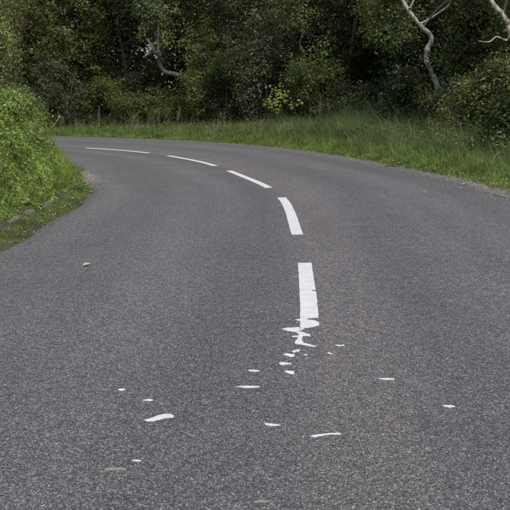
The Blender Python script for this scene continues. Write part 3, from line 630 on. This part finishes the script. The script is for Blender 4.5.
# ------------------------------------------------------------------ ground cover
def blades(mb, x, y, h, wd, lean, r, seg=3, z=None, bias=(0, 0)):
    n = len(x); z0 = terrain_h(x, y)-.01 if z is None else z
    a = r.uniform(0, 6.28, n); dx = np.cos(a)*lean+bias[0]*lean*1.2; dy = np.sin(a)*lean+bias[1]*lean*1.2
    wa = r.uniform(0, 3.14, n); wx, wy = np.cos(wa)*wd/2, np.sin(wa)*wd/2; rows = []
    for k in range(seg+1):
        t = k/seg; q = t**1.9; hz = h*(t-.28*lean*t*t*1.3); c = np.stack([x+dx*h*q*.8, y+dy*h*q*.8, z0+hz], -1)
        if k < seg:
            f = 1-.55*t; off = np.stack([wx*f, wy*f, 0*wx], -1); rows += [c-off, c+off]
        else: rows.append(c)
    V = np.stack(rows, 1); k = V.shape[1]; b = (np.arange(n)*k)[:, None]
    quads = np.concatenate([b+np.array([[2*i, 2*i+1, 2*i+3, 2*i+2]]) for i in range(seg-1)], 0); tri = b+np.array([[k-3, k-2, k-1]])
    mb.add(V.reshape(-1, 3), quads, tri)
def inview(x, y, m=60):
    px = 255+x/np.maximum(y, .1)*985; return (px > -m) & (px < 510+m) & (y > 5)
r = np.random.default_rng(21)
# outer verge: s range over the bend
sA, sB = float(sd_of(1, 9)[0][0]), float(sd_of(-12, 35)[0][0])
def scatter(n, d0, d1, r, sa=sA, sb=sB, pw=1.):
    s = r.uniform(sa, sb, n); d = d0+(d1-d0)*r.random(n)**pw; x, y = at_sd(s, d); k = inview(x, y); return x[k], y[k], s[k], d[k]
mb = MB(); x, y, s, d = scatter(62000, 3.06, 4.3, r, pw=1.2); rag = .12*snoise(s, 0*s, 0, 1.6, 8); k = d > 3.10+rag*.9; x, y, s, d = x[k], y[k], s[k], d[k]
h = (.06+.16*sstep(3.1, 4.0, d))*np.exp(r.normal(0, .35, len(x)))*(1+.4*snoise(x, y, 0, 2.5, 81)); blades(mb, x, y, h, .011+0*x, r.uniform(.3, 1., len(x)), r, 2)
xx, yy, s_, d_ = scatter(6500, 3.2, 4.4, r); n = len(xx); hh = terrain_h(xx, yy)+r.uniform(.02, .10, n)
leaves(mb, np.stack([xx, yy, hh], -1), r.normal(size=(n, 3))*.5+np.array([0, -.2, 1]), r.normal(size=(n, 3)), r.uniform(.02, .05, n), '6')
tag(mb.build('short_verge_grass', M['grass_short']), 'short bright grass and clover along the outer road edge', 'grass', kind='stuff')
mb = MB(); x, y, s, d = scatter(95000, 3.75, 6.6, r, pw=.8); k = (snoise(x, y, 0, 1.1, 15)+r.normal(0, .4, len(x))) > -.75; x, y, s, d = x[k], y[k], s[k], d[k]
tallf = np.interp(s, [sA, sA+8, sA+13, sA+17, sA+20, sA+25, sA+40], [.7, .75, 1.15, 1.25, .8, .4, .28])*(1+.3*snoise(x, y, 0, 1.3, 16))
h = (.18+.42*sstep(3.8, 4.9, d))*tallf*np.exp(r.normal(0, .25, len(x))); blades(mb, x, y, h, .013+0*x, r.uniform(.2, .95, len(x)), r, 2, bias=(-.2, -.5))
tag(mb.build('tall_verge_grass', M['grass_tall']), 'tall blue-green grass in front of the hedgerow', 'grass', kind='stuff')
mb = MB(); x, y, s, d = scatter(26000, 4.3, 6.6, r); n = len(x); hh = terrain_h(x, y)+r.uniform(.08, .6, n)*(1+.4*snoise(x, y, 0, 1.6, 31))*np.interp(s, [sA, sA+14, sA+22, sA+40], [1.05, 1.05, .5, .3])
leaves(mb, np.stack([x, y, hh], -1), r.normal(size=(n, 3))*.6+np.array([0, -.3, 1]), r.normal(size=(n, 3))+np.array([0, 0, -.4]), r.uniform(.04, .08, n), '6')
tag(mb.build('nettles_and_herbs', M['lf_mid']), 'nettles and broad-leaved herbs at the hedge foot', 'ground cover', kind='stuff')
mb = MB(); x, y, s, d = scatter(4600, 4.4, 6.2, r); k = snoise(x, y, 0, .9, 41) > -.1; x, y = x[k], y[k]
blades(mb, x, y, r.uniform(.4, .85, len(x)), .007+0*x, r.uniform(.05, .5, len(x)), r, 3)
tag(mb.build('dead_grass_stalks', M['straw']), 'dead straw-coloured stalks among the tall grass', 'grass', kind='stuff')

# dock and seed-head stems standing in the verge (countable)
GD = 'brown dock stems in the tall grass'
def dock(px, Y, h, label, k):
    x = col_at(px, Y); z = tz(x, Y); r = np.random.default_rng(k); root = empty('dock_plant', (x, Y, z)); tag(root, label, 'plant', GD)
    for q in range(2 if h > .8 else 1):
        tp = np.array([r.normal(0, .08), r.normal(0, .06), h*(1-.2*q)]); mb = MB(); tube(mb, [(0, 0, 0), tp*.5+r.normal(0, .015, 3), tp], [.008, .006, .003], 4); mb.build('stem', M['dock'], root)
        mb = MB(); n = 130; t = r.uniform(.5, 1, n); L_ = tp*t[:, None]+r.normal(size=(n, 3))*np.array([.025, .025, .01])*(1.2-t)[:, None]*1.6
        leaves(mb, L_, r.normal(size=(n, 3)), r.normal(size=(n, 3)), .026+0*t, '4'); tag(mb.build('seed_head', M['dock'], root), kind='stuff')
for k, (px_, Y_, h_, lab) in enumerate([(40, 33.5, 1.05, 'brown seed stem beside the end of the left bank'), (98, 36.6, 1.0, 'dull dock stem before the shaggy tree'), (158, 36, .8, 'short dock stem left of the bent tree'),
    (176, 35.6, .9, 'dock stem right below the bent brown limb'), (322, 29.6, 1.35, 'tallest brown dock stems right of the yellow sapling'), (330, 29.2, 1.15, 'dock stems a little right of the tallest ones'), (343, 28.4, 1.2, 'dock stems in the tall grass below the sky specks'),
    (379, 26.6, 1.2, 'leftmost of the pair of brown stems behind the tall grass'), (386, 26.3, 1.15, 'rightmost of the pair of brown stems behind the tall grass'), (432, 23.4, .9, 'brown stem at the foot of the crooked limb'), (458, 22.2, .8, 'brown stem before the turning bramble'), (37, 18.6, .55, 'dry seed stem on the crest at the end of the left bank'), (42, 19.0, .5, 'second dry seed stem on the crest of the left bank')]): dock(px_, Y_, h_, lab, k)

# ------------------------------------------------------------------ left bank herbs
sL0, sL1 = float(sd_of(0, 6)[0][0]), float(sd_of(-4, 29.5)[0][0])
mb = MB(); s = r.uniform(sL0, sL1, 120000); d = -3.34-r.random(120000)**1.1*2.4; x, y = at_sd(s, d); k = inview(x, y, 110) ; x, y, s, d = x[k], y[k], s[k], d[k]
edge = 3.37+.06*snoise(s, 0*s, 0, 2.2, 61); k = -d > edge; x, y, s, d = x[k], y[k], s[k], d[k]; n = len(x)
top = (.08+.27*sstep(3.4, 3.9, -d))*(1+.75*snoise(x, y, 0, 2.6, 62)); z = terrain_h(x, y)+top*r.random(n)**.5
i = np.clip((s/.1).astype(int), 0, len(SS)-1); toward = np.stack([TY[i], -TX[i], 0*s], -1)      # unit vector to the road side
nor = nrm(toward*.5+np.array([0, 0, .8])+r.normal(size=(n, 3))*.45); tip = toward*.9+np.array([0, -.5, -.4])+r.normal(size=(n, 3))*.55
kL = r.random(n) < .4; P_ = np.stack([x, y, z], -1)
leaves(mb, P_[kL], nor[kL], tip[kL], r.uniform(.035, .095, kL.sum()), 'L'); leaves(mb, P_[~kL], nor[~kL], tip[~kL], r.uniform(.02, .052, (~kL).sum()), '6')
tag(mb.build('bank_herbs', M['bank']), 'lush bright green herbs and cleavers hanging down the left bank', 'ground cover', kind='stuff')
mb = MB(); s = r.uniform(sL0, sL1, 26000); d = -3.40-r.random(26000)**1.2*2.6; x, y = at_sd(s, d); k = inview(x, y, 110); x, y, d = x[k], y[k], d[k]
blades(mb, x, y, r.uniform(.16, .46, len(x)), .008+0*x, r.uniform(.3, .9, len(x)), r, 3, bias=(.35, -.5))
tag(mb.build('bank_grass', M['bank']), 'long arching grass among the herbs of the left bank', 'grass', kind='stuff')
mb = MB(); s = r.uniform(sL0, sL1, 30000); d = -2.90-r.random(30000)*.64; x, y = at_sd(s, d); k = inview(x, y); x, y, s, d = x[k], y[k], s[k], d[k]
k = -d > 2.93+.12*snoise(s, 0*s, 0, 1.8, 63); x, y = x[k], y[k]
blades(mb, x, y, .035+.05*r.random(len(x)), .007+0*x, r.uniform(.3, 1, len(x)), r, 2)
n = 5000; j = r.integers(0, len(x), n); leaves(mb, np.stack([x[j], y[j], terrain_h(x[j], y[j])+r.uniform(.01, .05, n)], -1), r.normal(size=(n, 3))*.4+np.array([0, 0, 1]), r.normal(size=(n, 3)), r.uniform(.02, .045, n), '6')
tag(mb.build('kerbside_grass', M['grass_short']), 'thin short grass between kerb stones and asphalt', 'grass', kind='stuff')

mb = MB(); s = r.uniform(sL0, sL1, 60000); d = -3.45-r.random(60000)*2.4; x, y = at_sd(s, d); k = inview(x, y, 110) & (snoise(x, y, 0, 2.4, 71) > .25); x, y, s, d = x[k], y[k], s[k], d[k]; n = len(x)
z = terrain_h(x, y)+(.12+.34*sstep(3.4, 4.0, -d))*(1+.5*snoise(x, y, 0, 3.0, 72))*r.uniform(.55, 1.25, n)
leaves(mb, np.stack([x, y, z], -1), r.normal(size=(n, 3))*.5+np.array([.5, -.3, .8]), r.normal(size=(n, 3))+np.array([0, 0, -.6]), r.uniform(.035, .085, n), '6')
tag(mb.build('bank_nettles', M['lf_bright']), 'darker nettles and brambles in patches through the left bank', 'ground cover', kind='stuff')
mb = MB(); s = r.uniform(sL0, sL1, 900); d = -3.5-r.random(900)*2.0; x, y = at_sd(s, d); k = inview(x, y, 60); x, y = x[k], y[k]
blades(mb, x, y, r.uniform(.35, .68, len(x)), .007+0*x, r.uniform(.1, .7, len(x)), r, 3); tag(mb.build('dead_bank_stalks', M['straw']), 'dry stalks standing through the left bank herbs', 'grass', kind='stuff')

# kerb stones half buried at the foot of the bank
GK = 'old kerb stones along the left bank'
def kerb(sa, L_, label, seed):
    r = np.random.default_rng(seed); bm = bmesh.new(); bmesh.ops.create_cube(bm, size=1)
    for v in bm.verts: v.co = Vector((v.co.x*.13, v.co.y*L_, v.co.z*.16))
    bmesh.ops.bevel(bm, geom=list(bm.edges), offset=.018, segments=2, affect='EDGES'); bmesh.ops.subdivide_edges(bm, edges=[e for e in bm.edges if e.calc_length() > .3], cuts=6)
    for v in bm.verts: v.co += Vector(r.normal(0, .002, 3))
    me = bpy.data.meshes.new('kerb_stone'); bm.to_mesh(me); bm.free(); o = link('kerb_stone', me, M['kerb'])
    x, y = at_sd(sa, -3.39); i = int(sa/.1); o.location = (x, y, tz(x, y)-.024); o.rotation_euler = (R(r.normal(0, 1.5)), R(-6), math.atan2(TY[i], TX[i])-math.pi/2)
    tag(o, label, 'kerb stone', GK)
sk = float(sd_of(*G(36, 218))[0][0])
kerb(sk+.1, .8, 'longest exposed grey kerb stone at the foot of the left bank', 1)
kerb(sk-.95, .5, 'nearer kerb stone, mostly covered by hanging herbs', 2)
kerb(sk+1.0, .45, 'farther kerb stone sunk in grass and leaf litter', 3)

# gravel patches at the broken road edges with loose stones
def patch(name, sa, sb, da, db, seed):
    k = np.linspace(sa, sb, 40); n_ = snoise(k, 0*k, 0, 2.5, seed); t = np.sin(np.linspace(0, math.pi, 40))**.5
    mid = (da+db)/2; V = []; rows = 5
    for q in np.linspace(-1, 1, rows):
        dd = mid+q*abs(db-da)/2*t*(1+.22*n_); x, y = at_sd(k, dd); h = np.maximum(terrain_h(x, y), road_h(k, dd)+.004)+.005; V.append(np.stack([x, y, h], -1))
    V = np.array(V); idx = np.arange(rows*40).reshape(rows, 40); F = np.stack([idx[:-1, :-1], idx[1:, :-1], idx[1:, 1:], idx[:-1, 1:]], -1).reshape(-1, 4)
    o = link(name, mesh_np(name, V.reshape(-1, 3), [F], True), M['gravel']); tag(o, kind='structure')
    return V
def pebbles(name, label, n, sfun, r, smin=.006, smax=.02):
    mb = MB(); ico = bmesh.new(); bmesh.ops.create_icosphere(ico, subdivisions=1, radius=1); v0 = np.array([v.co for v in ico.verts]); f0 = np.array([[v.index for v in f.verts] for f in ico.faces]); ico.free()
    for _ in range(n):
        s_, d_ = sfun(); x, y = at_sd(s_, d_); z = max(tz(x, y), float(road_h(s_, d_))+.004)
        if not (inview(np.array([x]), np.array([y]), 80)[0]): continue
        sz = r.uniform(smin, smax)*np.array([r.uniform(.7, 1.3), r.uniform(.7, 1.3), r.uniform(.4, .7)]); mb.add(v0*sz*(1+r.normal(0, .12, (12, 1)))+np.array([x, y, z+sz[2]*.4]), f0)
    tag(mb.build(name, M['pebble']), label, 'gravel', kind='stuff')
sg = float(sd_of(*G(96, 178))[0][0]); patch('gravel_patch', sg-1.0, sg+1.7, -3.25, -2.84, 3)
sr = float(sd_of(*G(500, 192))[0][0]); patch('gravel_patch', sr-3.5, sr+1.0, 2.96, 3.42, 4)
pebbles('loose_gravel', 'loose pinkish gravel along both road edges', 2600, lambda: ((sg+r.normal(0, 1.1), -2.98+r.normal(0, .12)) if r.random() < .3 else ((sr+r.uniform(-3.5, 1.6), 3.1+r.normal(0, .16)) if r.random() < .4 else (r.uniform(sA, sB), 3.1+r.normal(0, .05)))), r)

# ------------------------------------------------------------------ fallen leaves
def fl_mesh(seed):
    r = np.random.default_rng(seed); V = LEAF6.copy(); V[:, 2] += r.uniform(-.02, .18, 6); V[0, 2] = 0; V[:, 0] *= r.uniform(.9, 1.5); V[:, 2] += .05
    return mesh_np('fallen_leaf', V, [LEAF6F])
FLM = [fl_mesh(k) for k in range(6)]
for m_ in FLM: m_.materials.append(M['litter'])
def fleaf(x, y, size, label, k):
    s_, d_ = sd_of(x, y); z = max(tz(x, y)+.03*(abs(float(d_[0])) > 3.05), float(road_h(s_, d_)[0])+.006)
    o = bpy.data.objects.new('fallen_leaf', FLM[k % 6]); COL.objects.link(o); o.location = (x, y, z); o.scale = (size,)*3; o.rotation_euler = (R(r.normal(0, 15)), R(r.normal(0, 15)), r.uniform(0, 6.28))
    tag(o, label, 'leaf', 'fallen leaves')
for k, (a, b, s_, lab) in enumerate([(82.5, 267, .085, 'lone yellow fallen leaf on the left lane'), (336, 446, .025, 'small brown leaf by the long tapering paint flake'), (449, 362, .03, 'tiny pale leaf on the right lane'), (425, 191, .06, 'curled pale leaf on the asphalt near the right verge'),
    (396, 168, .13, 'curled brown leaf on the right road edge'), (466, 188, .10, 'pale leaf in the grass edge at the right')]):
    p = G(a, b, .12 if a > 390 and b < 200 else 0); fleaf(p[0], p[1], s_, lab, k)
for k in range(70):
    s_ = r.uniform(sk-3.2, sk+6.5); d_ = -2.98-abs(r.normal(0, .13)); x, y = at_sd(s_, d_); fleaf(float(x), float(y), r.uniform(.022, .055), 'small dry fallen leaf lying along the foot of the left bank', k)
for k in range(24):
    s_ = r.uniform(sr, sr+12); d_ = 3.0+r.normal(0, .1); x, y = at_sd(s_, d_); fleaf(float(x), float(y), r.uniform(.025, .06), 'small dry fallen leaf lying along the right road edge', k)



# a thin dead twig lying on the right road edge
p = G(390, 168.5, .17); mb = MB(); tube(mb, [(-.35, .03, 0), (-.12, -.02, .02), (.1, .02, .012), (.36, -.04, .03)], [.011, .010, .008, .004], 5); tube(mb, [(.0, 0, .015), (.12, .1, .05), (.2, .13, .06)], [.006, .005, .003], 4)
o = mb.build('fallen_twig', M['bark_dark']); o.scale = (.6, .9, 1); o.location = (p[0]+.06, p[1]+.2, .185); o.rotation_euler = (0, 0, -.95); tag(o, 'dark dead twig lying on the asphalt against the right verge', 'twig')
